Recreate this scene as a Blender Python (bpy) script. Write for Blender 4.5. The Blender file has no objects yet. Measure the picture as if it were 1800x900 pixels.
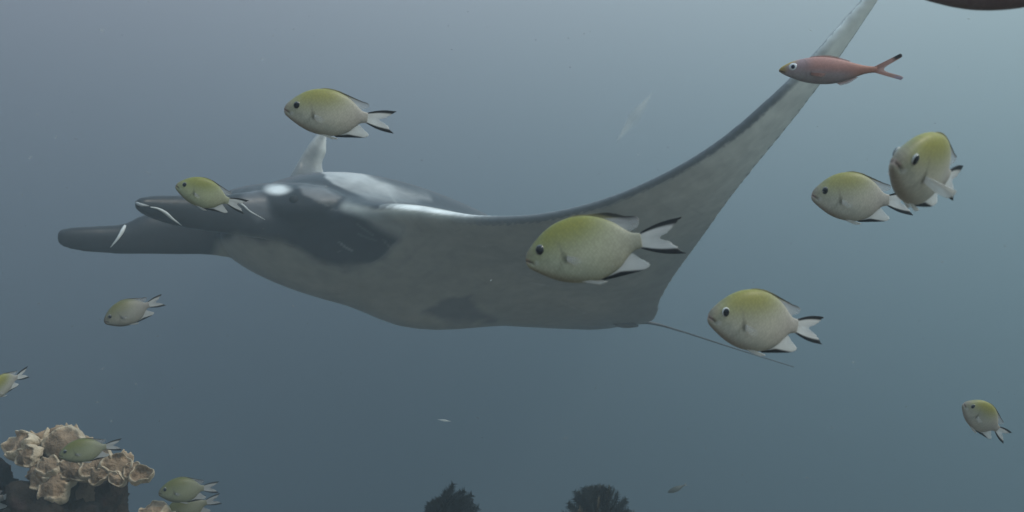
import bpy, bmesh, math, random
import numpy as np
from mathutils import Vector, Matrix, noise
from mathutils.kdtree import KDTree

R = math.radians
C = bpy.context.scene.collection
scene = bpy.context.scene

# ------------------------------------------------------------------ camera
HFOV = 55.0
F = 900.0 / math.tan(R(HFOV / 2))            # focal length in photo pixels (photo 1800 wide)
cam_d = bpy.data.cameras.new("camera")
cam_d.sensor_width = 36.0
cam_d.angle = R(HFOV)
cam_d.clip_start = 0.02
cam_d.clip_end = 500.0
cam_d.dof.use_dof = True
cam_d.dof.focus_distance = 1.5
cam_d.dof.aperture_fstop = 15.0
cam = bpy.data.objects.new("camera", cam_d)
C.objects.link(cam)
cam.location = (0, 0, 0)
cam.rotation_euler = (R(90), 0, 0)
scene.camera = cam

# ------------------------------------------------------------------ light
SUN_ELEV, SUN_AZ = 48.0, 104.0   # azimuth clockwise from +Y: sun up to the right
scene.view_settings.view_transform = 'Standard'
scene.view_settings.look = 'None'
scene.view_settings.exposure = 0.0
scene.view_settings.gamma = 1.0

world = bpy.data.worlds.new("World")
scene.world = world
world.use_nodes = True
nt = world.node_tree
nt.nodes.clear()
wo = nt.nodes.new("ShaderNodeOutputWorld")
bg = nt.nodes.new("ShaderNodeBackground")
tc = nt.nodes.new("ShaderNodeTexCoord")
# the daylight above the surface, seen refracted: every direction looks up into the sky
mp = nt.nodes.new("ShaderNodeVectorMath"); mp.operation = 'MULTIPLY_ADD'
mp.inputs[1].default_value = (0.14, 0.14, 0.06)
mp.inputs[2].default_value = (0.0, 0.0, 0.9)
nm = nt.nodes.new("ShaderNodeVectorMath"); nm.operation = 'NORMALIZE'
sky = nt.nodes.new("ShaderNodeTexSky")
sky.sky_type = 'NISHITA'
sky.sun_disc = False
sky.sun_elevation = R(SUN_ELEV)
sky.sun_rotation = R(SUN_AZ)
nt.links.new(tc.outputs["Generated"], mp.inputs[0])
nt.links.new(mp.outputs[0], nm.inputs[0])
nt.links.new(nm.outputs[0], sky.inputs["Vector"])
# the water over it takes light away with depth of view: one smooth exponential falloff
WATER = (0.86, 0.87, 0.63)
GR = ((0.44, 0.0, 4.6), (0.66, 0.0, 3.85), (0.56, 0.0, 3.55))     # red dies off fastest
cmb = nt.nodes.new("ShaderNodeCombineXYZ")
for ch in range(3):
    dt = nt.nodes.new("ShaderNodeVectorMath"); dt.operation = 'DOT_PRODUCT'
    dt.inputs[1].default_value = GR[ch]
    nt.links.new(tc.outputs["Generated"], dt.inputs[0])
    cl = nt.nodes.new("ShaderNodeMath"); cl.operation = 'MINIMUM'; cl.inputs[1].default_value = 1.9
    nt.links.new(dt.outputs["Value"], cl.inputs[0])
    ex = nt.nodes.new("ShaderNodeMath"); ex.operation = 'EXPONENT'
    nt.links.new(cl.outputs[0], ex.inputs[0])
    nt.links.new(ex.outputs[0], cmb.inputs[ch])
m1 = nt.nodes.new("ShaderNodeVectorMath"); m1.operation = 'MULTIPLY'
m1.inputs[0].default_value = WATER
nt.links.new(cmb.outputs[0], m1.inputs[1])
m2 = nt.nodes.new("ShaderNodeVectorMath"); m2.operation = 'MULTIPLY'
nt.links.new(sky.outputs["Color"], m2.inputs[0])
nt.links.new(m1.outputs[0], m2.inputs[1])
nt.links.new(m2.outputs[0], bg.inputs["Color"])
bg.inputs["Strength"].default_value = 0.10
nt.links.new(bg.outputs[0], wo.inputs["Surface"])

sun_d = bpy.data.lights.new("sun", 'SUN')
sun_d.energy = 1.7
sun_d.angle = R(12)
sun_d.color = (1.0, 0.94, 0.82)
sun = bpy.data.objects.new("sun", sun_d)
C.objects.link(sun)
sd = Vector((math.cos(R(SUN_ELEV)) * math.sin(R(SUN_AZ)), math.cos(R(SUN_ELEV)) * math.cos(R(SUN_AZ)), math.sin(R(SUN_ELEV))))
sun.rotation_euler = sd.to_track_quat('Z', 'Y').to_euler()
sun.location = sd * 20

cy = scene.cycles
cy.max_bounces = 6
cy.diffuse_bounces = 2
cy.glossy_bounces = 2
cy.volume_bounces = 1
cy.transparent_max_bounces = 12
cy.use_denoising = True

# ------------------------------------------------------------------ helpers
def at(px, py, Y):
    return Vector(((px - 900.0) / F * Y, Y, (450.0 - py) / F * Y))

def tag(o, label=None, cat=None, group=None, kind=None):
    if label: o['label'] = label
    if cat: o['category'] = cat
    if group: o['group'] = group
    if kind: o['kind'] = kind
    return o

def empty(name, loc):
    o = bpy.data.objects.new(name, None)
    o.empty_display_size = 0.05
    o.location = loc
    C.objects.link(o)
    return o

def smooth(me):
    me.polygons.foreach_set("use_smooth", [True] * len(me.polygons))
    me.update()

def mesh_obj(name, verts, faces, mat, parent=None, cols=None, shade=True):
    me = bpy.data.meshes.new(name)
    me.from_pydata([tuple(v) for v in verts], [], faces)
    if shade: smooth(me)
    if cols is not None:
        a = me.color_attributes.new("Col", 'FLOAT_COLOR', 'POINT')
        a.data.foreach_set("color", np.asarray(cols, dtype=np.float32).ravel())
    me.materials.append(mat)
    o = bpy.data.objects.new(name, me)
    C.objects.link(o)
    if parent is not None: o.parent = parent
    return o

def sstep(a, b, x):
    t = np.clip((np.asarray(x, dtype=float) - a) / (b - a), 0, 1)
    return t * t * (3 - 2 * t)

def interp(x, xs, ys):
    """monotone smooth interpolation through a table (cubic Hermite)"""
    x = np.asarray(x, dtype=float); xs = np.asarray(xs, float); ys = np.asarray(ys, float)
    d = np.diff(ys) / np.diff(xs)
    m = np.concatenate([[d[0]], (d[:-1] + d[1:]) / 2, [d[-1]]])
    i = np.clip(np.searchsorted(xs, x) - 1, 0, len(xs) - 2)
    h = xs[i + 1] - xs[i]; t = np.clip((x - xs[i]) / h, 0, 1)
    return ((2*t**3 - 3*t**2 + 1) * ys[i] + (t**3 - 2*t**2 + t) * h * m[i]
            + (-2*t**3 + 3*t**2) * ys[i + 1] + (t**3 - t**2) * h * m[i + 1])

def poly_sd(px, py, poly):
    """signed distance to a polygon (inside negative), arrays"""
    P = np.asarray(poly, float); n = len(P)
    d = np.full(px.shape, 1e9); inside = np.zeros(px.shape, bool)
    for i in range(n):
        a = P[i]; b = P[(i + 1) % n]
        e = b - a
        wx, wy = px - a[0], py - a[1]
        t = np.clip((wx * e[0] + wy * e[1]) / (e @ e), 0, 1)
        d = np.minimum(d, np.hypot(wx - e[0] * t, wy - e[1] * t))
        c = ((a[1] > py) != (b[1] > py)) & (px < (b[0] - a[0]) * (py - a[1]) / (b[1] - a[1] + 1e-12) + a[0])
        inside ^= c
    return np.where(inside, -d, d)

def line_d(px, py, pts):
    P = np.asarray(pts, float); d = np.full(px.shape, 1e9)
    for a, b in zip(P[:-1], P[1:]):
        e = b - a
        t = np.clip(((px - a[0]) * e[0] + (py - a[1]) * e[1]) / (e @ e), 0, 1)
        d = np.minimum(d, np.hypot(px - a[0] - e[0] * t, py - a[1] - e[1] * t))
    return d

# ------------------------------------------------------------------ materials
def mat_attr(name, rough=0.5, spec=0.4, noise_scale=40, noise_amt=0.15, bump=0.0, bump_scale=60,
             alpha=False, scales=None, sss=0.0, trans=0.0, trans_attr=False):
    m = bpy.data.materials.new(name); m.use_nodes = True
    n = m.node_tree; n.nodes.clear()
    out = n.nodes.new("ShaderNodeOutputMaterial")
    p = n.nodes.new("ShaderNodeBsdfPrincipled")
    at_ = n.nodes.new("ShaderNodeAttribute"); at_.attribute_name = "Col"
    tcn = n.nodes.new("ShaderNodeTexCoord")
    nz = n.nodes.new("ShaderNodeTexNoise"); nz.inputs["Scale"].default_value = noise_scale
    nz.inputs["Detail"].default_value = 5
    n.links.new(tcn.outputs["Object"], nz.inputs["Vector"])
    mr = n.nodes.new("ShaderNodeMapRange")
    mr.inputs[1].default_value = 0.3; mr.inputs[2].default_value = 0.7
    mr.inputs[3].default_value = 1 - noise_amt; mr.inputs[4].default_value = 1 + noise_amt
    n.links.new(nz.outputs["Fac"], mr.inputs[0])
    vm = n.nodes.new("ShaderNodeVectorMath"); vm.operation = 'SCALE'
    n.links.new(at_.outputs["Color"], vm.inputs[0]); n.links.new(mr.outputs[0], vm.inputs["Scale"])
    col = vm.outputs[0]
    hgt = nz.outputs["Fac"]
    if scales:
        # fish scales: overlapping cells in the fish's own side plane
        mpn = n.nodes.new("ShaderNodeMapping")
        mpn.inputs["Rotation"].default_value = (0, R(38), 0)
        mpn.inputs["Scale"].default_value = (scales, 0.02, scales * 0.85)
        n.links.new(tcn.outputs["Object"], mpn.inputs["Vector"])
        vo = n.nodes.new("ShaderNodeTexVoronoi"); vo.inputs["Scale"].default_value = 1.0
        vo.inputs["Randomness"].default_value = 0.55
        n.links.new(mpn.outputs[0], vo.inputs["Vector"])
        m3 = n.nodes.new("ShaderNodeMapRange")
        m3.inputs[1].default_value = 0.1; m3.inputs[2].default_value = 0.75
        m3.inputs[3].default_value = 1.06; m3.inputs[4].default_value = 0.85
        n.links.new(vo.outputs["Distance"], m3.inputs[0])
        v2 = n.nodes.new("ShaderNodeVectorMath"); v2.operation = 'SCALE'
        n.links.new(col, v2.inputs[0]); n.links.new(m3.outputs[0], v2.inputs["Scale"])
        col = v2.outputs[0]
    n.links.new(col, p.inputs["Base Color"])
    p.inputs["Roughness"].default_value = rough
    p.inputs["Specular IOR Level"].default_value = spec
    if sss:
        p.inputs["Subsurface Weight"].default_value = sss
        p.inputs["Subsurface Radius"].default_value = (0.01, 0.008, 0.006)
    if bump:
        bz = n.nodes.new("ShaderNodeTexNoise"); bz.inputs["Scale"].default_value = bump_scale
        bz.inputs["Detail"].default_value = 6
        n.links.new(tcn.outputs["Object"], bz.inputs["Vector"])
        b = n.nodes.new("ShaderNodeBump"); b.inputs["Strength"].default_value = bump
        b.inputs["Distance"].default_value = 0.01
        n.links.new(bz.outputs["Fac"], b.inputs["Height"])
        n.links.new(b.outputs[0], p.inputs["Normal"])
    surf = p.outputs[0]
    if trans:
        tr = n.nodes.new("ShaderNodeBsdfTranslucent")
        n.links.new(col, tr.inputs["Color"])
        mx = n.nodes.new("ShaderNodeMixShader"); mx.inputs[0].default_value = trans
        n.links.new(surf, mx.inputs[1]); n.links.new(tr.outputs[0], mx.inputs[2])
        surf = mx.outputs[0]
    if trans_attr:      # thin wing tips let light through: weight in the attribute's alpha
        tr = n.nodes.new("ShaderNodeBsdfTranslucent")
        n.links.new(col, tr.inputs["Color"])
        mx = n.nodes.new("ShaderNodeMixShader")
        n.links.new(at_.outputs["Alpha"], mx.inputs[0])
        n.links.new(surf, mx.inputs[1]); n.links.new(tr.outputs[0], mx.inputs[2])
        surf = mx.outputs[0]
    if alpha:
        tp = n.nodes.new("ShaderNodeBsdfTransparent")
        mx = n.nodes.new("ShaderNodeMixShader")
        n.links.new(at_.outputs["Alpha"], mx.inputs[0])
        n.links.new(tp.outputs[0], mx.inputs[1]); n.links.new(surf, mx.inputs[2])
        surf = mx.outputs[0]
    n.links.new(surf, out.inputs["Surface"])
    return m

M_skin = mat_attr("manta_skin", rough=0.36, spec=0.22, noise_scale=16, noise_amt=0.12, bump=0.09, bump_scale=38, trans_attr=True)
M_fish = mat_attr("fish_skin", rough=0.48, spec=0.35, noise_scale=60, noise_amt=0.06, scales=470)
M_fin = mat_attr("fin_membrane", rough=0.5, spec=0.3, noise_scale=90, noise_amt=0.06, alpha=True, trans=0.35)
M_eye = mat_attr("fish_eye", rough=0.12, spec=0.5, noise_scale=30, noise_amt=0.03)
M_coral = mat_attr("soft_coral_flesh", rough=0.75, spec=0.2, noise_scale=60, noise_amt=0.22, bump=0.5, bump_scale=170)
M_rock = mat_attr("reef_rock_surface", rough=0.95, spec=0.1, noise_scale=22, noise_amt=0.5, bump=0.9, bump_scale=60)
M_crin = mat_attr("feather_star_skin", rough=0.8, spec=0.2, noise_scale=50, noise_amt=0.3)
M_speck = mat_attr("plankton_flesh", rough=0.6, spec=0.2, noise_scale=20, noise_amt=0.1, alpha=True, trans=0.5)

# ------------------------------------------------------------------ reef slope (the ground, below the frame)
def reef_z(x, y):
    base = -0.16 - 0.30 * max(y, 0.0) - 0.02 * max(y - 3, 0) ** 1.3
    if y < 0: base = -0.16 + 0.02 * y
    n = 0.14 * noise.noise((x * 0.9, y * 0.9, 1.3)) + 0.06 * noise.noise((x * 2.7, y * 2.7, 4.0)) + 0.025 * noise.noise((x * 8, y * 8, 7.0))
    return base - 0.10 + n - 0.28

gv, gf, gc = [], [], []
NX, NY = 130, 120
for j in range(NY):
    y = -2.5 + 8.6 * (j / (NY - 1)) ** 1.25
    for i in range(NX):
        x = -8 + 16 * i / (NX - 1)
        gv.append((x, y, reef_z(x, y)))
        k = 0.5 + 0.5 * noise.noise((x * 1.7, y * 1.7, 9.0))
        gc.append((0.10 + 0.09 * k, 0.085 + 0.07 * k, 0.065 + 0.05 * k, 1))
for j in range(NY - 1):
    for i in range(NX - 1):
        a = j * NX + i
        gf.append((a, a + 1, a + NX + 1, a + NX))
reef = mesh_obj("reef_slope", gv, gf, M_rock, None, gc)
tag(reef, kind='structure')

# ------------------------------------------------------------------ manta ray
MC = Vector((-0.3, 4.0, 0.0))
manta = empty("manta_ray", MC)
tag(manta, "large dark backed manta ray with pale belly gliding left, one wing raised high", "manta ray")

# sections from the far wing tip to the near wing tip: leading edge, trailing edge, dorsal and ventral thickness, dorsal-peak
SEC = [
    # L(px,py,Y)            T(px,py,Y)             up     down
    ((571, 222, 5.14), (574, 230, 5.18), 0.010, 0.010),
    ((545, 252, 5.08), (574, 262, 5.18), 0.014, 0.014),
    ((515, 300, 5.00), (582, 322, 5.20), 0.020, 0.020),
    ((470, 375, 4.65), (760, 460, 5.20), 0.055, 0.050),
    ((415, 425, 4.20), (985, 570, 4.98), 0.200, 0.095),
    ((385, 412, 3.80), (1125, 568, 4.62), 0.350, 0.175),
    ((450, 372, 3.58), (1138, 566, 4.50), 0.290, 0.170),
    ((575, 372, 3.52), (1150, 561, 4.36), 0.150, 0.120),
    ((700, 370, 3.46), (1157, 548, 4.24), 0.078, 0.075),
    ((830, 383, 3.38), (1163, 525, 4.10), 0.040, 0.050),
    ((960, 377, 3.30), (1186, 484, 3.95), 0.030, 0.036),
    ((1100, 338, 3.21), (1232, 420, 3.76), 0.024, 0.028),
    ((1250, 259, 3.11), (1299, 327, 3.42), 0.019, 0.020),
    ((1391, 138, 3.02), (1425, 170, 3.13), 0.014, 0.014),
    ((1500, 19, 2.96), (1521, 33, 3.01), 0.011, 0.011),
    ((1560, -48, 2.93), (1566, -42, 2.95), 0.009, 0.009),
]
def catmull(P, u):
    n = len(P); i = min(int(u), n - 2); t = u - i
    p0 = P[max(i - 1, 0)]; p1 = P[i]; p2 = P[i + 1]; p3 = P[min(i + 2, n - 1)]
    return 0.5 * ((2 * p1) + (-p0 + p2) * t + (2*p0 - 5*p1 + 4*p2 - p3) * t*t + (-p0 + 3*p1 - 3*p2 + p3) * t**3)

NS, NC = 150, 40
Ls = [np.array(at(*s[0])) for s in SEC]; Ts = [np.array(at(*s[1])) for s in SEC]
tus = [np.array([s[2], s[3]]) for s in SEC]
us = np.linspace(0, len(SEC) - 1, NS)
LL = np.array([catmull(Ls, u) for u in us]); TT = np.array([catmull(Ts, u) for u in us])
TK = np.array([np.maximum(catmull(tus, u), 0.008) for u in us])
mid = LL * 0.55 + TT * 0.45
span = np.gradient(mid, axis=0)
for _ in range(14):
    span[1:-1] = (span[:-2] + span[1:-1] * 2 + span[2:]) / 4
chord = TT - LL
up = np.cross(span, chord)
up /= np.linalg.norm(up, axis=1)[:, None]
def airfoil(t):
    return 10 * (0.2969 * np.sqrt(t) - 0.126 * t - 0.3516 * t**2 + 0.2843 * t**3 - 0.1036 * t**4)
tt = (1 - np.cos(np.linspace(0, math.pi, NC))) / 2
prof = airfoil(tt)
profd = airfoil(tt ** 1.12)
profv = airfoil(tt ** 1.12)                    # the belly is deepest further back
belly_bump = 0.046 * sstep(.27, .42, tt) * sstep(.66, .44, tt)     # the belly swells behind the gills
mv, mf, mdat = [], [], []
for k in range(NS):
    ring = []
    for j in range(NC):                       # dorsal, front to back
        ring.append((LL[k] + chord[k] * tt[j] + up[k] * (TK[k, 0] * profd[j] + 0.005), tt[j], 1))
    for j in range(NC - 1, -1, -1):           # ventral, back to front
        ring.append((LL[k] + chord[k] * tt[j] - up[k] * (TK[k, 1] * profv[j] + 0.005 + belly_bump[j] * math.exp(-((us[k] - 5.0) / 0.9) ** 2)), tt[j], -1))
    for p, t, s in ring:
        mv.append(p); mdat.append((us[k], t, s))
W = 2 * NC
for k in range(NS - 1):
    for j in range(W):
        a, b = k * W + j, k * W + (j + 1) % W
        mf.append((a, b, b + W, a + W))
mf.append(tuple(range(W - 1, -1, -1)))
mf.append(tuple(range((NS - 1) * W, NS * W)))

def tube(verts, faces, rings, seg=20):
    """closed loft of elliptical rings: (centre, axis_a, axis_b)"""
    base = len(verts)
    for c, a, b in rings:
        for i in range(seg):
            th = 2 * math.pi * i / seg
            verts.append(np.array(c) + np.array(a) * math.cos(th) + np.array(b) * math.sin(th))
    n = len(rings)
    for k in range(n - 1):
        for i in range(seg):
            a0 = base + k * seg + i; a1 = base + k * seg + (i + 1) % seg
            faces.append((a0, a1, a1 + seg, a0 + seg))
    faces.append(tuple(base + i for i in range(seg - 1, -1, -1)))
    faces.append(tuple(base + (n - 1) * seg + i for i in range(seg)))

def densify(rows, n=26):
    A = [np.array(r, float) for r in rows]
    return [catmull(A, u) for u in np.linspace(0, len(A) - 1, n)]

# head horns (cephalic fins): px, py centre, depth, half-height in px, half-thickness m
FIN_NEAR = [(540, 385, 3.62, 52, .060), (470, 378, 3.52, 44, .055), (400, 376, 3.42, 36, .045), (330, 372, 3.30, 30, .038),
            (280, 366, 3.22, 23.5, .032), (250, 361, 3.17, 15.5, .024), (237, 359, 3.15, 7, .010)]
FIN_FAR = [(470, 420, 3.92, 45, .060), (375, 412, 3.82, 37, .050), (310, 408, 3.74, 40, .042), (252, 412, 3.66, 35, .036), (215, 420, 3.62, 27, .034),
           (150, 420, 3.54, 23, .028), (116, 418, 3.50, 18, .021), (104, 417, 3.485, 13, .014), (101, 417, 3.48, 6, .008)]
NLOFT = len(mv)
for rows in (FIN_NEAR, FIN_FAR):
    rings = []
    D = densify(rows)
    for r in D:
        c = at(r[0], r[1], r[2])
        a = Vector((0, 0, r[3] / F * r[2]))
        b = Vector((0.6, -0.8, 0)) * max(r[4], 0.006)
        rings.append((c, a, b))
    tube(mv, mf, rings)
# brow bulge round the eye
def blob(c, r, nu=16, nv=12):
    base = len(mv)
    rings = []
    for i in range(1, nv):
        ph = math.pi * i / nv
        rings.append((np.array(c) + np.array((0, 0, r[2] * math.cos(ph))), np.array((r[0] * math.sin(ph), 0, 0)), np.array((0, r[1] * math.sin(ph), 0))))
    tube(mv, mf, rings)
blob(at(498, 366, 3.62), (0.27, 0.15, 0.095))

mv = [np.array(p) - np.array(MC) for p in mv]
me = bpy.data.meshes.new("manta_cage"); me.from_pydata([tuple(p) for p in mv], [], mf); me.update()
bmm = bmesh.new(); bmm.from_mesh(me); bmesh.ops.recalc_face_normals(bmm, faces=bmm.faces); bmm.to_mesh(me); bmm.free()
tmp = bpy.data.objects.new("manta_cage", me); C.objects.link(tmp)
rm = tmp.modifiers.new("r", 'REMESH'); rm.mode = 'VOXEL'; rm.voxel_size = 0.0085
sm = tmp.modifiers.new("s", 'SMOOTH'); sm.factor = 0.5; sm.iterations = 7
dg = bpy.context.evaluated_depsgraph_get(); dg.update()
bme = bpy.data.meshes.new_from_object(tmp.evaluated_get(dg))
bpy.data.objects.remove(tmp); bpy.data.meshes.remove(me)
bme.name = "body"
nv_ = len(bme.vertices)
co = np.empty(nv_ * 3); bme.vertices.foreach_get("co", co); co = co.reshape(-1, 3)
no = np.empty(nv_ * 3); bme.vertices.foreach_get("normal", no); no = no.reshape(-1, 3)
kd = KDTree(NLOFT)
for i in range(NLOFT): kd.insert(mv[i], i)
kd.balance()
dat = np.array([mdat[kd.find(c)[1]] for c in co])
W_ = co + np.array(MC)
QX = W_[:, 0] / W_[:, 1] * F + 900; QY = 450 - W_[:, 2] / W_[:, 1] * F   # where the pattern was traced
su, st_, sside = dat[:, 0], dat[:, 1], dat[:, 2]
DARK = np.array((0.024, 0.024, 0.027)); BACK = np.array((0.034, 0.034, 0.038)); BELLY = np.array((0.33, 0.32, 0.28)); WHITE = np.array((0.45, 0.44, 0.43))
nzv = np.array([noise.fractal(Vector(c) * 7.0, 1.0, 2.0, 4) for c in co])
def mixc(col, c2, f):
    f = np.clip(f, 0, 1)[:, None]
    return col * (1 - f) + np.asarray(c2) * f
dors = (no * up[np.clip(np.round(su / (len(SEC) - 1) * (NS - 1)).astype(int), 0, NS - 1)]).sum(1)
near = su >= 5.0
col = np.tile(BELLY, (nv_, 1))
col = mixc(col, (0.86, 0.85, 0.79), sstep(10.0, 13.5, su))                         # white underside, with the light on the wing tips painted in
col = mixc(col, (0.66, 0.65, 0.62), sstep(3.2, 1.8, su))
col = mixc(col, (0.22, 0.22, 0.22), sstep(3.2, 1.8, su) * sstep(.75, .35, st_) * .8)  # shaded front part of the far wing tip, painted darker
clen = np.linalg.norm(chord, axis=1)[np.clip(np.round(su / (len(SEC) - 1) * (NS - 1)).astype(int), 0, NS - 1)]
edge_m = st_ * clen                                                               # metres behind the leading edge
pale = sstep(7.65, 8.1, su) * sstep(9.9, 9.1, su) * sstep(0.16, 0.10, edge_m + 0.03 * nzv)   # pale skin wraps over the shoulder edge, also masks its painted highlight
col = mixc(col, BACK[None, :] * (1 + 2.3 * sstep(8.8, 10.2, su))[:, None], sstep(-0.15, 0.25, dors - .35 * sstep(8.8, 10.2, su)) * (1 - pale) * sstep(1.0, 2.6, su))  # dark back
col = mixc(col, (0.80, 0.79, 0.76), pale * sstep(0.085, 0.03, edge_m + .02 * nzv) * sstep(0.0, .5, dors))                                   # bright ridge highlight painted into the upward-facing edge
# face, horns and throat are black
head = poly_sd(QX + nzv * 8, QY + nzv * 8, [(60, 360), (230, 320), (330, 320), (420, 330), (500, 400), (520, 430), (480, 424), (420, 418), (385, 432), (368, 470), (60, 470)])
col = mixc(col, DARK, sstep(14, -14, head))
# the large dark cheek patch behind the eye
chk = poly_sd(QX + nzv * 10, QY + nzv * 10, [(400, 345), (520, 345), (600, 350), (660, 372), (706, 396), (700, 420), (655, 466), (600, 472), (545, 452), (500, 428), (440, 412)])
col = mixc(col, DARK * 1.25, sstep(9, -9, chk) * near)
# sheen painted as a pale streak, running out of the shoulder into the cheek patch
sheen_d = line_d(QX, QY + nzv * 8, [(610, 362), (660, 384), (702, 404)])
col = mixc(col, (0.42, 0.42, 0.39), sstep(20, 2, sheen_d) * 0.75 * near)
# white shoulder patches on the back (one each side of the spine)
wp = poly_sd(QX + nzv * 14, QY + nzv * 8, [(560, 285), (628, 285), (640, 305), (662, 318), (705, 331), (752, 344), (760, 351), (700, 351), (640, 344), (612, 334), (588, 324), (572, 312)])
col = mixc(col, WHITE, sstep(2.5 + 6 * sstep(600, 680, QX), -2.5 - 6 * sstep(600, 680, QX), wp) * 0.97 * (1 - .45 * sstep(640, 750, QX)) * (.88 + .5 * nzv))
wp2 = poly_sd(QX + nzv * 10, QY + nzv * 8, [(522, 324), (565, 326), (592, 340), (560, 352), (530, 345)])
col = mixc(col, (0.22, 0.21, 0.21), sstep(5, -4, wp2) * 0.8)
hook = poly_sd(QX + nzv * 6, QY + nzv * 6, [(517, 328), (526, 330), (534, 344), (548, 348), (552, 360), (536, 359), (520, 350)])
col = mixc(col, DARK * .8, sstep(4, -3, hook) * near)
brow_hl = np.hypot((QX - 488) / 27, (QY - 333 + nzv * 4) / 13)
col = mixc(col, (0.80, 0.80, 0.79), sstep(1.15, .30, brow_hl) * near)                     # sun highlight on the brow, painted into the skin colour
wp4 = poly_sd(QX + nzv * 10, QY + nzv * 8, [(425, 345), (452, 336), (470, 352), (478, 385), (455, 390), (435, 366)])
col = mixc(col, (0.12, 0.12, 0.13), sstep(10, -6, wp4) * .7 * near)
# dark margin along the leading edge, thin dark line along the trailing edge
wing = sstep(8.4, 9.4, su)
le = sstep(0.026, 0.010, edge_m + 0.005 * nzv) * wing * sstep(13.9, 12.6, su)
col = mixc(col, (0.13, 0.135, 0.14), le)
te = sstep(0.020, 0.010, (1 - st_) * clen) * sstep(10.0, 11.5, su)
col = mixc(col, (0.06, 0.062, 0.07), te * 0.8)
# fold line behind the cheek patch, faint scars
def scar(pts, w, c, f):
    global col
    col = mixc(col, c, sstep(w, w * .25, line_d(QX + nzv * 2, QY + nzv * 2, pts)) * f * (QY > 340))
scar([(655, 384), (695, 391), (711, 400), (700, 422), (676, 448), (650, 468), (604, 474), (580, 470)], 4.0, (0.26, 0.26, 0.24), .55)
scar([(598, 427), (606, 434), (619, 441)], 2.4, (0.30, 0.30, 0.29), .8)
scar([(516, 446), (560, 466), (585, 472)], 5.0, (0.30, 0.30, 0.27), .5)
scar([(930, 497), (965, 503)], 2.2, (0.42, 0.42, 0.38), .7)
scar([(985, 530), (1030, 552)], 2.2, (0.42, 0.42, 0.38), .6)
scar([(700, 470), (760, 418)], 7.0, (0.22, 0.22, 0.20), .35)
scar([(730, 500), (800, 440)], 7.0, (0.24, 0.24, 0.22), .3)
rs = random.Random(5)
for _ in range(46):
    x_, y_ = rs.uniform(560, 1330), rs.uniform(330, 570); a_ = rs.uniform(-.6, .9); l_ = rs.uniform(8, 34)
    scar([(x_, y_), (x_ + l_ * math.cos(a_), y_ + l_ * math.sin(a_))], rs.uniform(1.6, 2.6), (0.40, 0.39, 0.35) if rs.random() < .6 else (.20, .20, .19), rs.uniform(.2, .5))
nz2 = np.array([noise.fractal(Vector(c) * 2.6 + Vector((5, 1, 2)), 1.0, 2.0, 5) for c in co])
nz3 = np.array([noise.noise(Vector(c) * 42) for c in co])
col = col * (1 + .13 * nz2 + .07 * nzv + .08 * nz3)[:, None]
# dark patch on the belly and faint mottling
sp = poly_sd(QX + nzv * 16, QY + nzv * 10, [(750, 554), (790, 536), (826, 520), (840, 546), (866, 558), (830, 566), (780, 562)])
col = mixc(col, (0.12, 0.12, 0.125), sstep(9, -6, sp) * near * .9)
hindw = sstep(0.70, 0.95, st_) * (sside < 0) * sstep(12.5, 9.0, su)
col = mixc(col, (0.20, 0.205, 0.20), hindw * 0.55)
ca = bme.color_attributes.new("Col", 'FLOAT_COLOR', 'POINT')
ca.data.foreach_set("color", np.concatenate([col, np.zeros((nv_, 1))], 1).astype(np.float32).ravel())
bme.materials.clear(); bme.materials.append(M_skin)
smooth(bme)
mbody = bpy.data.objects.new("body", bme); C.objects.link(mbody); mbody.parent = manta

def strip(name, pts, rad, colour, parent, origin, mat, seg=8):
    """thin rounded strip along 3D points"""
    P = [np.array(p) - np.array(origin) for p in pts]
    D = [catmull(P, u) for u in np.linspace(0, len(P) - 1, 6 * len(P))]
    v, f = [], []
    rings = []
    for i, p in enumerate(D):
        tg = D[min(i + 1, len(D) - 1)] - D[max(i - 1, 0)]; tg = tg / np.linalg.norm(tg)
        a = np.cross(tg, (0.1, 1, 0.2)); a /= np.linalg.norm(a); b = np.cross(tg, a)
        s = i / (len(D) - 1); r = interp(s, np.linspace(0, 1, len(rad)), rad)
        rings.append((p, a * r, b * r))
    tube(v, f, rings, seg)
    return mesh_obj(name, v, f, mat, parent, [(*colour, 0)] * len(v))

# tail whip and pelvic fin
tl = strip("tail", [at(1090, 566, 4.5), at(1140, 567, 4.52), at(1200, 583, 4.58), at(1290, 612, 4.72), at(1395, 645, 4.9)],
           [0.018, 0.010, 0.0055, 0.0042, 0.0032, 0.0022], (0.06, 0.062, 0.065), manta, MC, M_skin)
pv = strip("pelvic_fin", [at(1070, 562, 4.42), at(1095, 569, 4.42), at(1122, 573, 4.44)], [0.012, 0.020, 0.004], (0.14, 0.14, 0.14), manta, MC, M_skin)
def on_body(px, py, lift=0.004):
    d = at(px, py, 1.0).normalized()
    ok, loc, nor, idx = mbody.ray_cast(-MC, d)
    return (loc + MC + nor * lift) if ok else at(px, py, 3.4)
bpy.context.view_layer.update()
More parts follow.
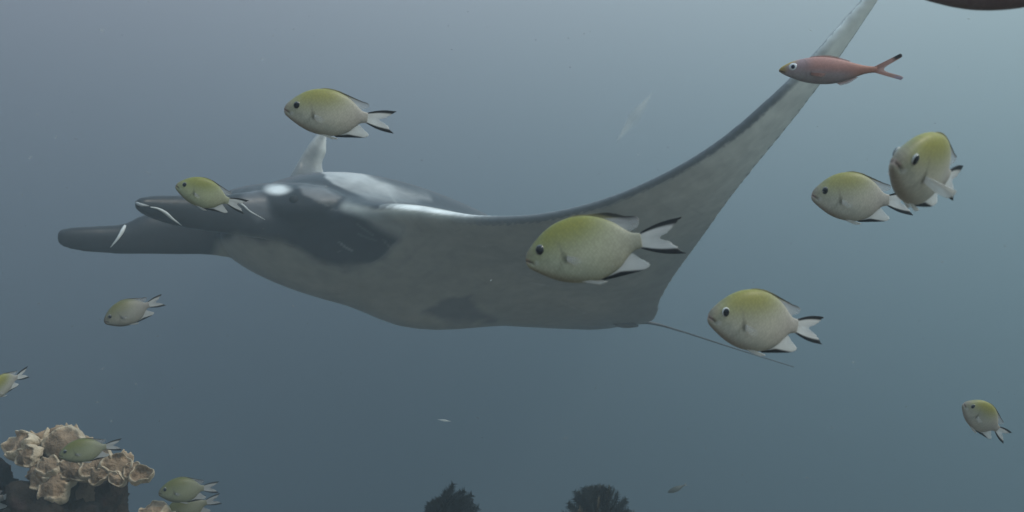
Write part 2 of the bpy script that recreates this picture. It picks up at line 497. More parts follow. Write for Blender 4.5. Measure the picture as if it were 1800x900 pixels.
# pale rolled rims of the horns
RIM = (0.62, 0.62, 0.60)
strip("fin_rim", [on_body(264, 364, .001), on_body(278, 367, .001), on_body(292, 375, .001), on_body(304, 385, .001), on_body(319, 396, 0)], [0.001, 0.0035, 0.0055, 0.0035, 0.0008], RIM, manta, MC, M_skin)
strip("fin_rim", [on_body(220, 397, .002), on_body(215, 406, .003), on_body(207, 419, .003), on_body(194, 435, 0)], [0.004, 0.0070, 0.0050, 0.0008], RIM, manta, MC, M_skin)
strip("fin_rim", [on_body(408, 350, .001), on_body(426, 360, .001), on_body(440, 372, .001), on_body(466, 386, 0)], [0.001, 0.0035, 0.0025, 0.0006], RIM, manta, MC, M_skin)
strip("fin_rim", [on_body(239, 356, 0), on_body(247, 360, .001), on_body(262, 362, 0)], [0.003, 0.006, 0.001], (0.30, 0.30, 0.30), manta, MC, M_skin)
eb = on_body(516, 349, -0.013) - MC
def ball(name, c, r, colour, parent, mat, scale=(1, 1, 1), segs=20):
    v, f, rings = [], [], []
    for i in range(1, 12):
        ph = math.pi * i / 12
        rings.append((np.array(c) + np.array((0, 0, r * scale[2] * math.cos(ph))), np.array((r * scale[0] * math.sin(ph), 0, 0)), np.array((0, r * scale[1] * math.sin(ph), 0))))
    tube(v, f, rings, segs)
    return mesh_obj(name, v, f, mat, parent, [(*colour, 1)] * len(v))
ball("eye", eb, 0.020, (0.02, 0.02, 0.02), manta, M_crin)

# ------------------------------------------------------------------ fish
def fish_body(prof_x, top, bot, wid, colour_fn, scale, bend, n=72, seg=40, mouth=True):
    xs = (1 - np.cos(np.linspace(0, math.pi, n))) / 2
    xs = xs * 0.55 + np.linspace(0, 1, n) * 0.45
    zt, zb, w = interp(xs, prof_x, top), interp(xs, prof_x, bot), interp(xs, prof_x, wid)
    v, uvw, f = [], [], []
    for i, x in enumerate(xs):
        c = (zt[i] + zb[i]) / 2; h = (zt[i] - zb[i]) / 2
        for k in range(seg):
            th = 2 * math.pi * k / seg
            zz = math.sin(th); yy = math.cos(th)
            yy = math.copysign(abs(yy) ** 0.92, yy)
            z = c + h * zz; y = w[i] * yy
            if mouth and x < 0.075 and abs(z + 0.012 + 0.55 * x) < 0.011:       # mouth slit
                y *= 0.72
            v.append((x, y, z)); uvw.append((x, zz, z, i))
    for i in range(n - 1):
        for k in range(seg):
            a = i * seg + k; b = i * seg + (k + 1) % seg
            f.append((a, a + seg, b + seg, b))
    f.append(tuple(range(seg))); f.append(tuple((n - 1) * seg + k for k in range(seg - 1, -1, -1)))
    U = np.array(uvw)
    return warp(np.array(v), bend) * scale, f, colour_fn(U[:, 0], U[:, 1], U[:, 2], np.array(v)[:, 1])

def warp(v, bend):
    v = np.array(v, float)
    x = v[:, 0]
    v[:, 1] += bend * np.clip(x - 0.35, 0, None) ** 2
    return v

def fin(name, base, edge, thick, colour_fn, parent, scale, bend, nu=40, nv=14, curve=None, jag=0.0, seed=1):
    """membrane between a base curve and an outer curve, closed with real thickness"""
    rnd = random.Random(seed)
    base = [np.array(p, float) for p in base]; edge = [np.array(p, float) for p in edge]
    P = np.zeros((nu, nv, 3)); UV = np.zeros((nu, nv, 2))
    for i in range(nu):
        u = i / (nu - 1)
        b = catmull(base, u * (len(base) - 1)); e = catmull(edge, u * (len(edge) - 1))
        e = b + (e - b) * (1 + jag * (rnd.random() - 0.5))
        for j in range(nv):
            s = j / (nv - 1)
            p = b + (e - b) * s
            if curve is not None: p = p + np.array(curve(u, s))
            P[i, j] = p; UV[i, j] = (u, s)
    # normals
    gu = np.gradient(P, axis=0); gv_ = np.gradient(P, axis=1)
    N = np.cross(gu, gv_); L = np.linalg.norm(N, axis=2)[..., None]; N = np.where(L > 1e-9, N / np.maximum(L, 1e-9), np.array((0, 1, 0)))
    th = thick * (1 - 0.75 * UV[..., 1:2])
    A = (P + N * th).reshape(-1, 3); B = (P - N * th).reshape(-1, 3)
    n = nu * nv
    v = warp(np.concatenate([A, B]), bend) * scale
    f = []
    idx = lambda i, j: i * nv + j
    for i in range(nu - 1):
        for j in range(nv - 1):
            f.append((idx(i, j), idx(i + 1, j), idx(i + 1, j + 1), idx(i, j + 1)))
            f.append((n + idx(i, j), n + idx(i, j + 1), n + idx(i + 1, j + 1), n + idx(i + 1, j)))
    rim = [idx(i, 0) for i in range(nu)] + [idx(nu - 1, j) for j in range(1, nv)] + [idx(i, nv - 1) for i in range(nu - 2, -1, -1)] + [idx(0, j) for j in range(nv - 2, 0, -1)]
    for a, b in zip(rim, rim[1:] + rim[:1]):
        f.append((a, n + a, n + b, b))
    c = colour_fn(UV[..., 0].ravel(), UV[..., 1].ravel())
    c = np.concatenate([c, c])
    return mesh_obj(name, v, f, M_fin, parent, c)

def rgba(n, c, a=1.0):
    o = np.ones((n, 4)); o[:, :3] = c; o[:, 3] = a
    return o

CX = [0, .012, .035, .075, .14, .22, .32, .42, .52, .62, .72, .80, .87, .93, 1.0]
CT = [.002, .036, .068, .110, .165, .218, .260, .280, .281, .264, .226, .180, .122, .080, .066]
CB = [-.040, -.066, -.088, -.116, -.156, -.200, -.238, -.258, -.264, -.256, -.224, -.178, -.112, -.070, -.060]
CW = [.016, .032, .048, .064, .082, .098, .108, .108, .102, .090, .072, .054, .036, .025, .018]

def chromis_colour(olive, dim):
    def fn(x, zz, z, y):
        n = len(x)
        c = np.tile(np.array((0.47, 0.435, 0.355)), (n, 1))
        # pale cheek and belly, warm grey rear
        c = mixc(c, (0.52, 0.49, 0.41), sstep(0.04, -0.14, z) * sstep(.75, .4, x))
        c = mixc(c, (0.43, 0.385, 0.335), sstep(.55, .95, x))
        # olive back, strongest over the nape, fading down the flank and towards the tail
        k = z + 0.12 * (0.38 - x)
        c = mixc(c, (0.29, 0.285, 0.15), sstep(-0.10, 0.16, k) * sstep(.98, .40, x) * np.minimum(olive * 0.85, 1))
        c = mixc(c, (0.265, 0.238, 0.045), sstep(0.01, 0.24, k) * sstep(.95, .45, x) * sstep(.02, .22, x) * np.minimum(olive * .9, 1))
        c = mixc(c, (0.18, 0.17, 0.08), sstep(.75, .99, zz) * sstep(.34, .05, x) * 0.6)
        # snout and chin
        c = mixc(c, (0.25, 0.20, 0.16), sstep(.13, .01, x) * sstep(-.03, .03, z) * 0.7)
        c = mixc(c, (0.21, 0.165, 0.13), sstep(-.66, -.97, zz) * sstep(.70, .25, x) * 0.6)
        # lips, pale mouth corner, gill cover edge
        sl = z + 0.012 + 0.55 * x
        c = mixc(c, (0.40, 0.27, 0.24), sstep(.030, .012, np.abs(sl)) * sstep(.055, .02, x) * .8)
        c = mixc(c, (0.52, 0.50, 0.46), sstep(.030, .010, np.hypot(x - .085, z + .050)) * .8)
        c = mixc(c, (0.09, 0.07, 0.06), sstep(.012, .004, np.abs(sl)) * sstep(.080, .055, x) * .8)
        gd = np.abs(np.hypot((x - .11) / 1.0, (z + .01) / 0.92) - .205)
        c = mixc(c, (0.19, 0.175, 0.13), sstep(.020, .002, gd) * (x > .2) * sstep(.15, .02, z) * sstep(-.2, -.1, z) * .55)
        # dark pectoral base
        pd = np.hypot((x - .335) / .8, (z + .052) / 1.3)
        c = mixc(c, (0.06, 0.055, 0.04), sstep(.034, .010, pd) * .85)
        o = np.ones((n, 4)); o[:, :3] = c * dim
        return o
    return fn

BLK = np.array((0.018, 0.018, 0.02)); FWH = np.array((0.86, 0.84, 0.80)); FGR = np.array((0.58, 0.56, 0.55))
def fin_colour(kind, dim, pal=.75):
    def fn(u, s):
        n = len(u)
        ray = 0.5 + 0.5 * np.sin(u * 95)
        if kind == 'tail':
            c = mixc(np.tile(FWH, (n, 1)), FGR, s * 0.5 + 0.25 * ray)
            e = np.minimum(u, 1 - u)
            w = 0.15
            blk = sstep(w, w - 0.05, e) * sstep(-.02, .10, s)
            c = mixc(c, BLK, blk)
            a = 0.95 - 0.45 * s * sstep(.1, .35, e) 
            a = np.where(blk > .4, 0.98, a)
        elif kind == 'dorsal':
            c = mixc(np.tile(np.array((0.27, 0.245, 0.12)), (n, 1)), FGR, sstep(.55, .74, u))
            blk = sstep(.25, .70, s) * sstep(.26, .45, u) * sstep(.80, .66, u)
            c = mixc(c, BLK * 1.5, blk * .92)
            c = mixc(c, FWH * .9, sstep(.80, .9, u) * .5 * (0.6 + .4 * ray))
            a = 0.95 - sstep(.66, .80, u) * (.35 + .30 * s)
        elif kind == 'anal':
            c = mixc(np.tile(FWH, (n, 1)), FGR, ray * .35)
            blk = sstep(.46, .36, u) * sstep(.12, .3, s)
            c = mixc(c, BLK, blk)
            a = np.where(blk > .4, .98, .95 - .45 * s * sstep(.4, .9, u))
        elif kind == 'pelvic':
            c = mixc(np.tile(FWH, (n, 1)), FGR, ray * .2); a = np.full(n, .92)
        else:
            c = mixc(np.tile(FWH * .92, (n, 1)), FGR, ray * .4); a = (.85 if pal < .5 else .55) - pal * .7 * s + 0 * u
        o = np.ones((n, 4)); o[:, :3] = c * dim; o[:, 3] = a
        return o
    return fn

def place(o, nose, ped, yaw, L, roll=0.0, deep=1.0):
    """put a fish (local +X runs from nose to tail root, length L) so that it points along nose -> ped, turned by yaw towards the camera"""
    dpx = math.hypot(ped[0] - nose[0], ped[1] - nose[1])
    Y = L * math.cos(R(yaw)) * F / dpx
    c = at((nose[0] + ped[0]) / 2, (nose[1] + ped[1]) / 2, Y)
    d = c.normalized(); r = d.cross(Vector((0, 0, 1))).normalized(); u = r.cross(d)
    a = math.atan2(-(ped[1] - nose[1]), ped[0] - nose[0])
    t = r * math.cos(a) + u * math.sin(a)
    xd = (t * math.cos(R(yaw)) + d * math.sin(R(yaw))).normalized()
    zd = (-r * math.sin(a) + u * math.cos(a))
    zd = (zd - xd * zd.dot(xd)).normalized()
    zd = Matrix.Rotation(R(roll), 3, xd) @ zd
    yd = zd.cross(xd)
    m = Matrix((xd, yd, zd)).transposed().to_4x4()
    m.translation = c - xd * (L / 2)
    o.matrix_world = m @ Matrix.Diagonal((1, 1, deep, 1))

CH_GROUP = "pale damselfish with olive backs swimming in the water"
def chromis(label, nose, ped, yaw, L=0.085, roll=0, bend=0.0, olive=1.0, dim=1.0, flare=0.035, dl=1.0, ring=.16, deep=None, seed=1):
    t = empty("damselfish", (0, 0, 0))
    tag(t, label, "fish", CH_GROUP)
    rn = random.Random(seed)
    fdim = float(np.mean(dim)) ** .75
    v, f, c = fish_body(CX, CT, CB, CW, chromis_colour(olive, dim), L, bend)

    mesh_obj("body", v, f, M_fish, t, c)
    kw = dict(parent=t, scale=L, bend=bend)
    sp = 0.9 + 0.25 * rn.random()
    fin("tail_fin", [(.97, 0, .058), (.985, 0, .02), (.985, 0, -.02), (.97, 0, -.052)],
        [(1.36, .03, .085 * sp + .040), (1.25, .01, .042), (1.155, 0, -.002), (1.24, -.01, -.052), (1.34, -.03, -.10 * sp - .045)],
        .009, fin_colour('tail', fdim), nu=48, jag=.09, seed=seed,
        curve=lambda u, s: (0, 0, (.022 * math.sin(math.pi * s)) * (1 if u < .5 else -1) * abs(2 * u - 1) ** 2), **kw)
    fin("dorsal_fin", [(.28, 0, .236), (.42, 0, .270), (.56, 0, .266), (.68, 0, .236), (.78, 0, .186), (.86, 0, .122)],
        [(.30, 0, .246), (.45, 0, .290), (.60, 0, .283), (.76, 0, .238 * dl), (.90, 0, .196 * dl), (1.0, 0, .172 * dl), (1.0, 0, .125), (.92, 0, .092)],
        .008, fin_colour('dorsal', fdim), nu=56, jag=.08, seed=seed + 3, **kw)
    fin("anal_fin", [(.60, 0, -.248), (.70, 0, -.222), (.79, 0, -.176), (.88, 0, -.098)],
        [(.64, 0, -.268), (.80, 0, -.256), (.98, 0, -.236), (1.04, 0, -.198), (.97, 0, -.142), (.91, 0, -.088)],
        .008, fin_colour('anal', fdim), nu=44, jag=.04, seed=seed + 5, **kw)
    for s in (-1, 1):
        fin("pelvic_fin", [(.36, s * .025, -.225), (.42, s * .03, -.240)],
            [(.60, s * .03, -.300), (.66, s * .035, -.285), (.60, s * .04, -.270)],
            .006, fin_colour('pelvic', fdim), nu=14, nv=10, jag=.03, seed=seed + 7, **kw)
        fin("pectoral_fin", [(.345, s * .106, -.030), (.345, s * .109, -.052), (.35, s * .107, -.078)],
            ([(.53, s * (.118 + flare), -.050), (.55, s * (.116 + flare * .95), -.085), (.51, s * (.114 + flare * .85), -.120), (.43, s * (.112 + flare * .5), -.115)] if flare > .1 else
             [(.455, s * (.116 + flare), -.062), (.475, s * (.115 + flare), -.095), (.445, s * (.114 + flare * .8), -.125), (.40, s * (.112 + flare * .5), -.120)]),
            .005, fin_colour('pectoral', fdim, .35 if flare > .1 else .75), nu=22, nv=12, jag=.05, seed=seed + 9, **kw)
        ey = interp(.135, CX, CW)
        e = ball("eye", np.array((.135, s * (ey - .008), .052)) * L, .040 * L, (ring, ring, ring * .95), t, M_eye, scale=(1, .42, 1.12))
        ball("pupil", np.array((.132, s * (ey + .0045), .052)) * L, .032 * L, (0.006, 0.006, 0.010), e, M_eye, scale=(1, .34, 1.15))
    place(t, nose, ped, yaw, L, roll, deep or rn.uniform(.95, 1.06))
    return t

chromis("pale damselfish with olive yellow back hovering just above the manta's far wing tip", (502, 192), (646, 206), 8, bend=.05, seed=11)
chromis("largest damselfish, olive backed and nose down, in front of the manta's raised wing", (924, 456), (1126, 424), 4, L=.088, olive=1.3, dim=np.array((.96, 1.0, .86)) * .88, bend=-.08, dl=1.14, seed=23, roll=-4)
chromis("plump damselfish with white ringed eye crossing the manta's thin tail", (1249, 556), (1404, 574), 32, olive=1.05, bend=.10, roll=4, ring=.66, deep=1.08, seed=31)
chromis("damselfish whose tail touches the face on damselfish at its right", (1431, 340), (1560, 354), 24, bend=.05, olive=.95, deep=1.10, seed=41)
chromis("damselfish turned nearly face on with its pectoral fins spread wide", (1579, 281), (1669, 318), 65, L=.088, bend=.08, roll=2, flare=.17, olive=1.05, dim=1.15, ring=.50, seed=53)
chromis("small olive damselfish in front of the manta's nearer head fin", (312, 326), (400, 353), 10, olive=1.3, dim=np.array((.92, 1.0, .75)) * .80, bend=-.05, seed=61)
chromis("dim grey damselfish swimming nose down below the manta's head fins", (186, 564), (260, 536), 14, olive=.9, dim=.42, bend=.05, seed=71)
chromis("damselfish cut off by the left edge above the pale leather coral", (-24, 694), (26, 664), 40, olive=1.6, dim=.85, bend=-.05, roll=42, seed=83)
chromis("damselfish swimming nose up alone at the lower right of the water", (1698, 711), (1752, 754), 42, olive=1.1, dim=.95, bend=.06, seed=97)
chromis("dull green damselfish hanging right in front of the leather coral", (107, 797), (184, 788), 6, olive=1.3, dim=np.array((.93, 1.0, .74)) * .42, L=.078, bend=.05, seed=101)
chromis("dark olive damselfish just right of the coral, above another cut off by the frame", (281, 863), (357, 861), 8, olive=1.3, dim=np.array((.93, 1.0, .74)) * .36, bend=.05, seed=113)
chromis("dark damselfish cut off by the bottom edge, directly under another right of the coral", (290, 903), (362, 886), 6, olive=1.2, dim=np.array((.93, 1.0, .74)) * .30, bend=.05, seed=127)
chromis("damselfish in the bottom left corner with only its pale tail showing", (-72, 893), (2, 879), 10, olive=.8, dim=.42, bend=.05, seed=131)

# -- fusiliers
FX = [0, .02, .06, .12, .20, .30, .42, .54, .66, .78, .88, .95, 1.0]
FT = [.004, .026, .052, .082, .108, .126, .134, .124, .098, .066, .042, .034, .034]
FB = [-.020, -.034, -.056, -.082, -.112, -.138, -.152, -.150, -.126, -.082, -.046, -.034, -.032]
FW = [.012, .022, .036, .052, .066, .076, .080, .076, .060, .040, .024, .018, .015]
def fusilier_colour(dark):
    def fn(x, zz, z, y):
        n = len(x)
        c = np.tile(np.array((0.36, 0.28, 0.28)), (n, 1))
        c = mixc(c, (0.47, 0.235, 0.20), sstep(-.06, .03, z + .05 * (x - .5)) * sstep(.15, .35, x))
        c = mixc(c, (0.52, 0.235, 0.165), sstep(.6, .95, x))
        c = mixc(c, (0.38, 0.25, 0.26), sstep(.40, .15, x) * sstep(-.02, .06, z))
        c = mixc(c, (0.36, 0.33, 0.33), sstep(.0, -.10, z) * sstep(.55, .2, x))
        c = mixc(c, (0.27, 0.24, 0.25), sstep(-.6, -.98, zz) * .7)
        c = mixc(c, (0.36, 0.24, 0.07), sstep(.11, .03, x) * sstep(-.05, .0, z))
        c = mixc(c, (0.45, 0.32, 0.08), sstep(.5, .95, zz) * sstep(.22, .08, x))
        gd = np.abs(np.hypot(x - .17, z * .8) - .115)
        c = mixc(c, (0.25, 0.17, 0.17), sstep(.010, .002, gd) * (x > .2) * .6)
        c = mixc(c, (0.10, 0.06, 0.06), sstep(.022, .008, np.hypot(x - .325, z + .042)))
        c = mixc(c, (0.16, 0.11, 0.06), sstep(.012, .004, np.abs(z + 0.012 + 0.25 * x)) * sstep(.075, .05, x))
        o = np.ones((n, 4)); o[:, :3] = c * dark
        return o
    return fn
def fus_fin(kind, dark):
    def fn(u, s):
        n = len(u); ray = .5 + .5 * np.sin(u * 70)
        c = np.tile(np.array((0.50, 0.27, 0.22)), (n, 1)); a = .75 - .45 * s
        if kind == 'tail':
            c = mixc(c, (0.70, 0.42, 0.34), s * .6 + .2 * ray)
            c = mixc(c, (0.03, 0.02, 0.02), sstep(.62, .78, s) * sstep(.32, .18, u))
            c = mixc(c, (0.45, 0.33, 0.38), sstep(.62, .8, s) * sstep(.7, .85, u))
            a = .95 - .35 * s * sstep(.1, .5, np.minimum(u, 1 - u) * 2) + 0 * u
            a = np.where((u < .3), .95, a)
        o = np.ones((n, 4)); o[:, :3] = c * dark; o[:, 3] = a
        return o
    return fn
def fusilier(label, nose, ped, yaw, L, roll=0, bend=0, dark=1.0, seed=5):
    t = empty("fusilier_fish", (0, 0, 0)); tag(t, label, "fish")
    v, f, c = fish_body(FX, FT, FB, FW, fusilier_colour(dark), L, bend)
    mesh_obj("body", v, f, M_fish, t, c)
    kw = dict(parent=t, scale=L, bend=bend)
    fin("tail_fin", [(.975, 0, .032), (.985, 0, .01), (.985, 0, -.01), (.975, 0, -.030)],
        [(1.225, .02, .165), (1.235, .015, .125), (1.07, 0, .002), (1.25, -.015, -.070), (1.24, -.02, -.108)], .008, fus_fin('tail', dark), nu=40, jag=.03, seed=seed, **kw)
    fin("dorsal_fin", [(.30, 0, .122), (.50, 0, .124), (.70, 0, .082)], [(.33, 0, .140), (.52, 0, .150), (.74, 0, .088)], .006, fus_fin('d', dark), nu=30, nv=8, jag=.06, seed=seed, **kw)
    fin("anal_fin", [(.60, 0, -.140), (.70, 0, -.112), (.78, 0, -.078)], [(.64, 0, -.165), (.73, 0, -.140), (.82, 0, -.078)], .006, fus_fin('d', dark), nu=24, nv=8, jag=.06, seed=seed, **kw)
    for s in (-1, 1):
        fin("pectoral_fin", [(.325, s * .074, -.030), (.325, s * .075, -.055)], [(.47, s * .115, -.035), (.46, s * .11, -.062), (.42, s * .105, -.075)], .004, fus_fin('p', dark), nu=14, nv=8, seed=seed, **kw)
        ey = interp(.14, FX, FW)
        e = ball("eye", np.array((.14, s * (ey - .008), .030)) * L, .043 * L, (0.70, 0.70, 0.72), t, M_eye, scale=(1.1, .42, .95))
        ball("pupil", np.array((.137, s * (ey + .003), .031)) * L, .024 * L, (0.008, 0.008, 0.03), e, M_eye, scale=(1, .4, 1))
    place(t, nose, ped, yaw, L, roll)
    return t
fusilier("slender salmon pink fish with yellow snout crossing the manta's wing tip", (1373, 118), (1536, 127), 8, .115, bend=-.05)
fusilier("reddish brown fish belly poking in at the top right corner", (1622, -36), (1962, -42), 5, .12, dark=np.array((.52, .40, .40)), seed=9)

# tiny far fish
def small_fish(label, nose, ped, L, colour):
    t = empty("distant_fish", (0, 0, 0)); tag(t, label, "fish")
    def cf(x, zz, z, y):
        c = np.tile(np.array(colour), (len(x), 1)); o = np.ones((len(x), 4)); o[:, :3] = mixc(c, np.array(colour) * 1.5, sstep(.0, -.1, z)); return o
    v, f, c = fish_body(FX, FT, FB, FW, cf, L, .1, n=30, seg=18)
    mesh_obj("body", v, f, M_fish, t, c)
    fin("tail_fin", [(.975, 0, .032), (.985, 0, -.030)], [(1.17, 0, .11), (1.06, 0, .0), (1.17, 0, -.10)], .008, fin_colour('pelvic', .25), parent=t, scale=L, bend=.1, nu=14, nv=6)
    place(t, nose, ped, 15, L)
small_fish("tiny dim fish far off, right of the two dark feather stars", (1174, 866), (1204, 852), 0.078, (0.045, 0.05, 0.04))

# ------------------------------------------------------------------ rock and leather coral
def rock(name, label, c, rad, seed, colour, parent=None, sub=5, amp=.35, freq=1.0):
    bm = bmesh.new(); bmesh.ops.create_icosphere(bm, subdivisions=sub, radius=1.0)
    cols = []
    for v in bm.verts:
        p = v.co.copy()
        n1 = noise.fractal(p * 1.6 * freq + Vector((seed, 0, 0)), 1.0, 2.0, 5)
        n2 = noise.noise(p * 9 * freq + Vector((0, seed, 0)))
        r = 1 + amp * n1 + .07 * n2 + .05 * noise.noise(p * 21 * freq + Vector((1, 2, seed)))
        v.co = Vector((p.x * rad[0], p.y * rad[1], p.z * rad[2])) * r
        k = .5 + .5 * noise.noise(p * 4 + Vector((seed, 3, 1)))
        k2 = .5 * sstep(.62, .8, .5 + .5 * noise.noise(p * 6 + Vector((7, seed, 1))))
        cc = np.array(colour) * (.6 + .8 * k)
        cc = cc * (1 - k2) + np.array((.07, .035, .03)) * k2
        cols.append((*cc, 1))
    me = bpy.data.meshes.new(name); bm.to_mesh(me); bm.free(); smooth(me)
    a = me.color_attributes.new("Col", 'FLOAT_COLOR', 'POINT'); a.data.foreach_set("color", np.array(cols, dtype=np.float32).ravel())
    me.materials.append(M_rock)
    o = bpy.data.objects.new(name, me); C.objects.link(o); o.location = c
    if label: tag(o, label, "rock")
    return o
rock("reef_rock", "dark overgrown reef rock under the pale leather coral", at(116, 938, 2.02), (.128, .13, .125), 3.1, (.030, .023, .018), amp=.45)
rock("reef_rock", "dark lump of reef rock at the left edge beside the coral", at(-20, 900, 2.0), (.06, .08, .095), 8.4, (.02, .02, .02))

coral = empty("leather_coral", at(125, 850, 1.98))
tag(coral, "pale beige leather coral with ruffled folded lobes on dark rock", "coral")
CO = coral.location.copy()
def lobe(c, radius, normal, fold, waves, amp, phase, cup, parent, origin, tint=1.0, thick=.007, seed=1, spin=0.0, name="lobe"):
    """ruffled fleshy disc: a cup whose rim folds in waves; thickened and rounded"""
    nr, na = 14, 84
    n = Vector(normal).normalized(); q = n.to_track_quat('Z', 'Y')
    top, bot, cols = [], [], []
    for i in range(nr):
        r = i / (nr - 1)
        for k in range(na):
            th = 2 * math.pi * k / na
            rr = radius * (1 + .16 * math.sin(2 * th + phase) + .09 * math.sin(3 * th + seed))
            wv = amp * r ** 2.2 * (math.sin(waves * th + phase) + .45 * math.sin((waves * 2 + 1) * th + seed))
            x = rr * r * math.cos(th) * (1 - .12 * math.sin(waves * th + phase + 1.2) * r)
            y = rr * r * math.sin(th) * fold
            z = cup * radius * r ** 2 + wv * radius
            p = Vector((x, y, z))
            p = Matrix.Rotation(spin, 3, 'Z') @ p
            p += Vector((noise.noise(p * 38 + Vector((seed, 0, 0))), noise.noise(p * 38 + Vector((0, seed, 0))), noise.noise(p * 38 + Vector((0, 0, seed))))) * .10 * radius * r
            p.z += radius * .10 * r * noise.noise(p * 95 + Vector((seed, seed, 0)))
            wall = thick * (1.0 + .9 * math.exp(-((r - .93) / .11) ** 2)) * (.45 if r > .985 else 1)
            top.append((q @ (p + Vector((0, 0, wall)))) + c - origin)
            bot.append((q @ (p - Vector((0, 0, wall)))) + c - origin)
            m = .5 + .5 * noise.noise(p * 55 + Vector((seed, 5, 0)))
            b = np.array((.255, .172, .108)) * (.5 + .8 * m)
            b = b * (1 - sstep(.74, .97, r)) + np.array((.50, .40, .285)) * sstep(.70, .98, r)
            cols.append((*(b * tint), 1))
    N = nr * na; f = []
    for i in range(nr - 1):
        for k in range(na):
            a = i * na + k; b2 = i * na + (k + 1) % na
            f.append((a, a + na, b2 + na, b2)); f.append((N + a, N + b2, N + b2 + na, N + a + na))
    o_ = (nr - 1) * na
    for k in range(na):
        a = o_ + k; b2 = o_ + (k + 1) % na
        f.append((a, N + a, N + b2, b2))
    o = mesh_obj(name, top + bot, f, M_coral, parent, cols + cols)
    md = o.modifiers.new("round", 'SUBSURF'); md.levels = 1; md.render_levels = 1
    return o

LOBES = [
    # px, py, Y, radius, normal, fold, waves, amp, phase, cup, tint
    (34, 782, 1.98, .034, (-.5, -.6, .6), .8, 3, .22, .4, .15, 1.1),
    (58, 770, 2.00, .026, (-.1, -.5, .9), .7, 3, .24, 2.4, -.2, 1.1),
    (44, 802, 1.95, .024, (-.3, -.9, .2), .8, 4, .22, 4.4, -.3, .95),
    (112, 784, 1.97, .044, (.0, -.9, .45), .9, 2, .12, 2.2, -.30, .85),
    (98, 757, 2.02, .026, (-.2, -.4, .9), .6, 3, .22, 1.6, -.35, 1.2),
    (128, 759, 2.02, .030, (.25, -.4, .9), .55, 4, .22, 1.0, -.40, 1.2),
    (150, 775, 2.01, .024, (.6, -.4, .7), .6, 3, .22, 3.0, -.40, 1.1),
    (62, 832, 1.94, .032, (-.35, -.8, .5), .8, 4, .20, 3.2, -.45, .9),
    (96, 846, 1.93, .036, (.1, -.8, .55), .75, 4, .20, 1.2, -.50, 1.0),
    (84, 818, 1.94, .024, (-.1, -.7, .7), .8, 3, .24, 5.2, -.2, .9),
    (124, 826, 1.94, .026, (.1, -.9, .3), .8, 4, .22, 2.0, -.3, .75),
    (168, 812, 1.95, .030, (.1, -.85, .5), .9, 3, .22, .9, -.15, .9),
    (172, 834, 1.94, .020, (.0, -.9, .2), .8, 3, .2, 3.9, -.4, .95),
    (188, 803, 1.98, .022, (.1, -.4, .9), .6, 3, .24, 4.1, -.4, 1.05),
    (206, 818, 1.96, .027, (.4, -.8, .45), .8, 3, .26, 2.9, .15, .95),
    (222, 804, 1.98, .021, (.5, -.3, .8), .6, 3, .24, 5.1, -.45, 1.1),
    (204, 841, 1.94, .015, (.1, -.9, .2), .9, 2, .2, .2, -.5, 1.0),
    (249, 838, 1.95, .019, (.25, -.8, .55), .9, 3, .2, .2, .55, 1.05),
    (232, 826, 1.96, .016, (.3, -.8, .5), .9, 3, .2, 1.2, -.2, .95),
]
for i, (px, py, Y, rad, nr_, fold, wv, amp, ph, cup, tint) in enumerate(LOBES):
    lobe(at(px, py, Y), rad * 1.08, nr_, min(fold * 1.05, 1), wv + 1, amp * .95, ph, cup if cup > .5 else cup - .22, coral, CO, tint, .0076, seed=i * 1.7 + .3, spin=i * .9)
# fleshy stalk that carries the lobes
v, f, rings = [], [], []
for k in range(14):
    s = k / 13
    c = at(125 + 10 * math.sin(s * 5), 895 - 110 * s, 2.03) - CO
    r = .075 - .02 * s + .008 * math.sin(s * 9)
    rings.append((np.array(c), np.array((r * 1.1, 0, 0)), np.array((0, r * .7, 0))))
tube(v, f, rings, 28)
v = [p + np.array((noise.noise(Vector(p) * 30), noise.noise(Vector(p) * 30 + Vector((9, 0, 0))), noise.noise(Vector(p) * 30 + Vector((0, 9, 0))))) * .008 for p in v]
mesh_obj("stalk", v, f, M_coral, coral, [(.15, .105, .07, 1)] * len(v))

c2 = empty("small_coral", at(270, 905, 1.9)); tag(c2, "small pale yellow coral knob at the bottom edge under the damselfish", "coral")
lobe(at(268, 897, 1.9), .026, (-.1, -.6, .8), .9, 4, .22, .6, -.5, c2, c2.location.copy(), 1.05, .007, seed=4.4)
lobe(at(285, 906, 1.9), .022, (.2, -.5, .8), .9, 3, .22, 2.6, -.4, c2, c2.location.copy(), 1.0, .006, seed=6.4)

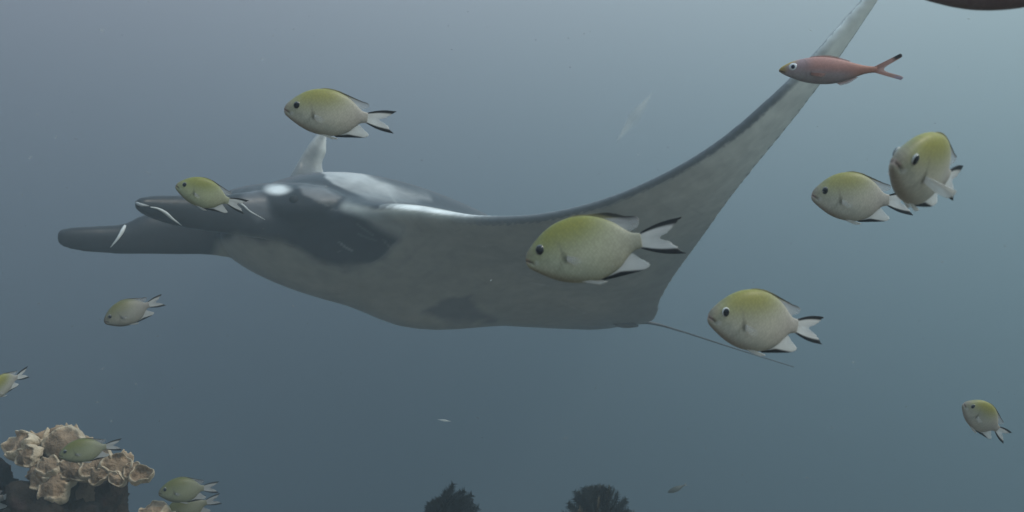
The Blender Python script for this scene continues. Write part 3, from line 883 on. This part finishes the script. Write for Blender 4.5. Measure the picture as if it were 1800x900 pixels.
# ------------------------------------------------------------------ feather stars
def feather_star(label, base_px, Y, R0, narm, lean, spread, seed, colour, centre_col=None, az=None):
    rn = random.Random(seed)
    base = at(*base_px, Y)
    t = empty("feather_star", base); tag(t, label, "feather star")
    bv, bf = [], []
    ball("centre", (0, 0, 0), R0 * .20, colour, t, M_crin)
    for a in range(narm):
        th = 2 * math.pi * (a + rn.random() * .7) / narm
        if az: th = R(rn.uniform(*az))
        el = R(rn.uniform(*spread))
        d = Vector((math.cos(th) * math.cos(el), math.sin(th) * math.cos(el), math.sin(el)))
        ln = R0 * rn.uniform(.90, 1.04)
        if az: ln *= .66 + .34 * max(-.4, math.cos(th))
        curl = Vector((lean[0], lean[1], lean[2])) * rn.uniform(.6, 1.3)
        pts = []; p = Vector((0, 0, 0)); dd = d.copy(); n = 15
        for k in range(n):
            pts.append(p.copy())
            dd = (dd + curl * (.10 * k / n) + Vector((rn.uniform(-1, 1), rn.uniform(-1, 1), rn.uniform(-1, 1))) * .05).normalized()
            p = p + dd * ln / n
        v, f, cols = [], [], []
        rings = []
        for k, p in enumerate(pts):
            tg = (pts[min(k + 1, n - 1)] - pts[max(k - 1, 0)]).normalized()
            aa = tg.cross(Vector((.3, .2, 1))).normalized(); bb = tg.cross(aa)
            r = R0 * .024 * (1 - .75 * k / n)
            rings.append((np.array(p), np.array(aa * r), np.array(bb * r)))
        tube(v, f, rings, 6)
        # pinnules down both sides of the arm
        for k in range(1, n * 4):
            s = k / (n * 4); q = s * (n - 1); i = min(int(q), n - 2)
            p = pts[i].lerp(pts[i + 1], q - i)
            tg = (pts[i + 1] - pts[i]).normalized()
            side = tg.cross(d.cross(Vector((0.2, 0.1, 1))).normalized() + Vector((rn.uniform(-.5, .5), rn.uniform(-.5, .5), rn.uniform(-.5, .5)))).normalized()
            pl = R0 * .30 * (1 - .60 * s) * rn.uniform(.7, 1.15)
            for sg in (-1, 1):
                e = p + (side * sg + tg * .75).normalized() * pl
                w = R0 * .009
                o1 = tg * w; o2 = side.cross(tg) * w * .7
                b0 = len(v)
                for vv in (p + o1, p - o1 + o2, p - o1 - o2, e): v.append(np.array(vv))
                f += [(b0, b0 + 1, b0 + 3), (b0 + 1, b0 + 2, b0 + 3), (b0 + 2, b0, b0 + 3)]
        cc = np.array(colour) * rn.uniform(.8, 1.3)
        if centre_col is not None and rn.random() < .3: cc = np.array(centre_col)
        mesh_obj("arm", v, f, M_crin, t, [(*cc, 1)] * len(v), shade=False)
    return t
feather_star("black feather star with arms swept to the right, left of its twin", (777, 912), 2.25, .096, 76, (1.1, 0, .4), (8, 88), 3, (.007, .010, .011), None, (-180, 180))
feather_star("round bushy dark feather star with a brownish centre, right of its twin", (1052, 922), 2.3, .098, 80, (0, 0, .6), (5, 88), 8, (.014, .018, .017), (.07, .055, .035))

# ------------------------------------------------------------------ drifting specks
rn = random.Random(77)
sv, sf, sc = [], [], []
def speck(p, r, d, ln, a):
    b0 = len(sv)
    d = Vector(d).normalized(); x = d.orthogonal().normalized(); y = d.cross(x)
    for q in (p + d * ln, p - d * ln, p + x * r, p - x * r, p + y * r, p - y * r):
        sv.append(tuple(q)); sc.append((.75, .75, .70, a))
    for tri in ((0, 2, 4), (0, 4, 3), (0, 3, 5), (0, 5, 2), (1, 4, 2), (1, 3, 4), (1, 5, 3), (1, 2, 5)):
        sf.append(tuple(b0 + i for i in tri))
for i in range(480):
    Y = rn.uniform(.5, 3.0)
    p = at(rn.uniform(-100, 1900), rn.uniform(-60, 960), Y)
    s = rn.uniform(.00025, .0007)
    speck(p, s, (rn.uniform(-1, 1), rn.uniform(-1, 1), rn.uniform(-.6, .6)), s * rn.uniform(1, 4), rn.uniform(.10, .32))
speck(at(781, 739, 1.2), .0016, (1, 0, -.15), .009, .45)
for k_ in range(4):
    speck(at(1113 + k_, 206, .9), .0035 + .0016 * k_, (.59, 0, .81), .021 + .003 * k_, .045)
pk = mesh_obj("plankton_specks", sv, sf, M_speck, None, sc); tag(pk, kind='stuff')

# ------------------------------------------------------------------ haze (the murky water)
HZ_DENS, HZ_COL = 0.060, (0.41, 0.49, 0.54)
x0, x1, y0, y1, z0, z1 = -8.6, 8.6, -3.2, 6.4, -4.6, 1.75
hv = [(x, y, z) for x in (x0, x1) for y in (y0, y1) for z in (z0, z1)]
hf = [(0, 1, 3, 2), (4, 6, 7, 5), (0, 4, 5, 1), (2, 3, 7, 6), (0, 2, 6, 4), (1, 5, 7, 3)]
hm = bpy.data.materials.new("murky_water"); hm.use_nodes = True
hn = hm.node_tree; hn.nodes.clear()
ho = hn.nodes.new("ShaderNodeOutputMaterial"); hp = hn.nodes.new("ShaderNodeVolumePrincipled")
hp.inputs["Density"].default_value = HZ_DENS
hp.inputs["Color"].default_value = (*HZ_COL, 1)
hn.links.new(hp.outputs[0], ho.inputs["Volume"])
haze = mesh_obj("haze", hv, hf, hm, None, None, shade=False)
tag(haze, kind='stuff')
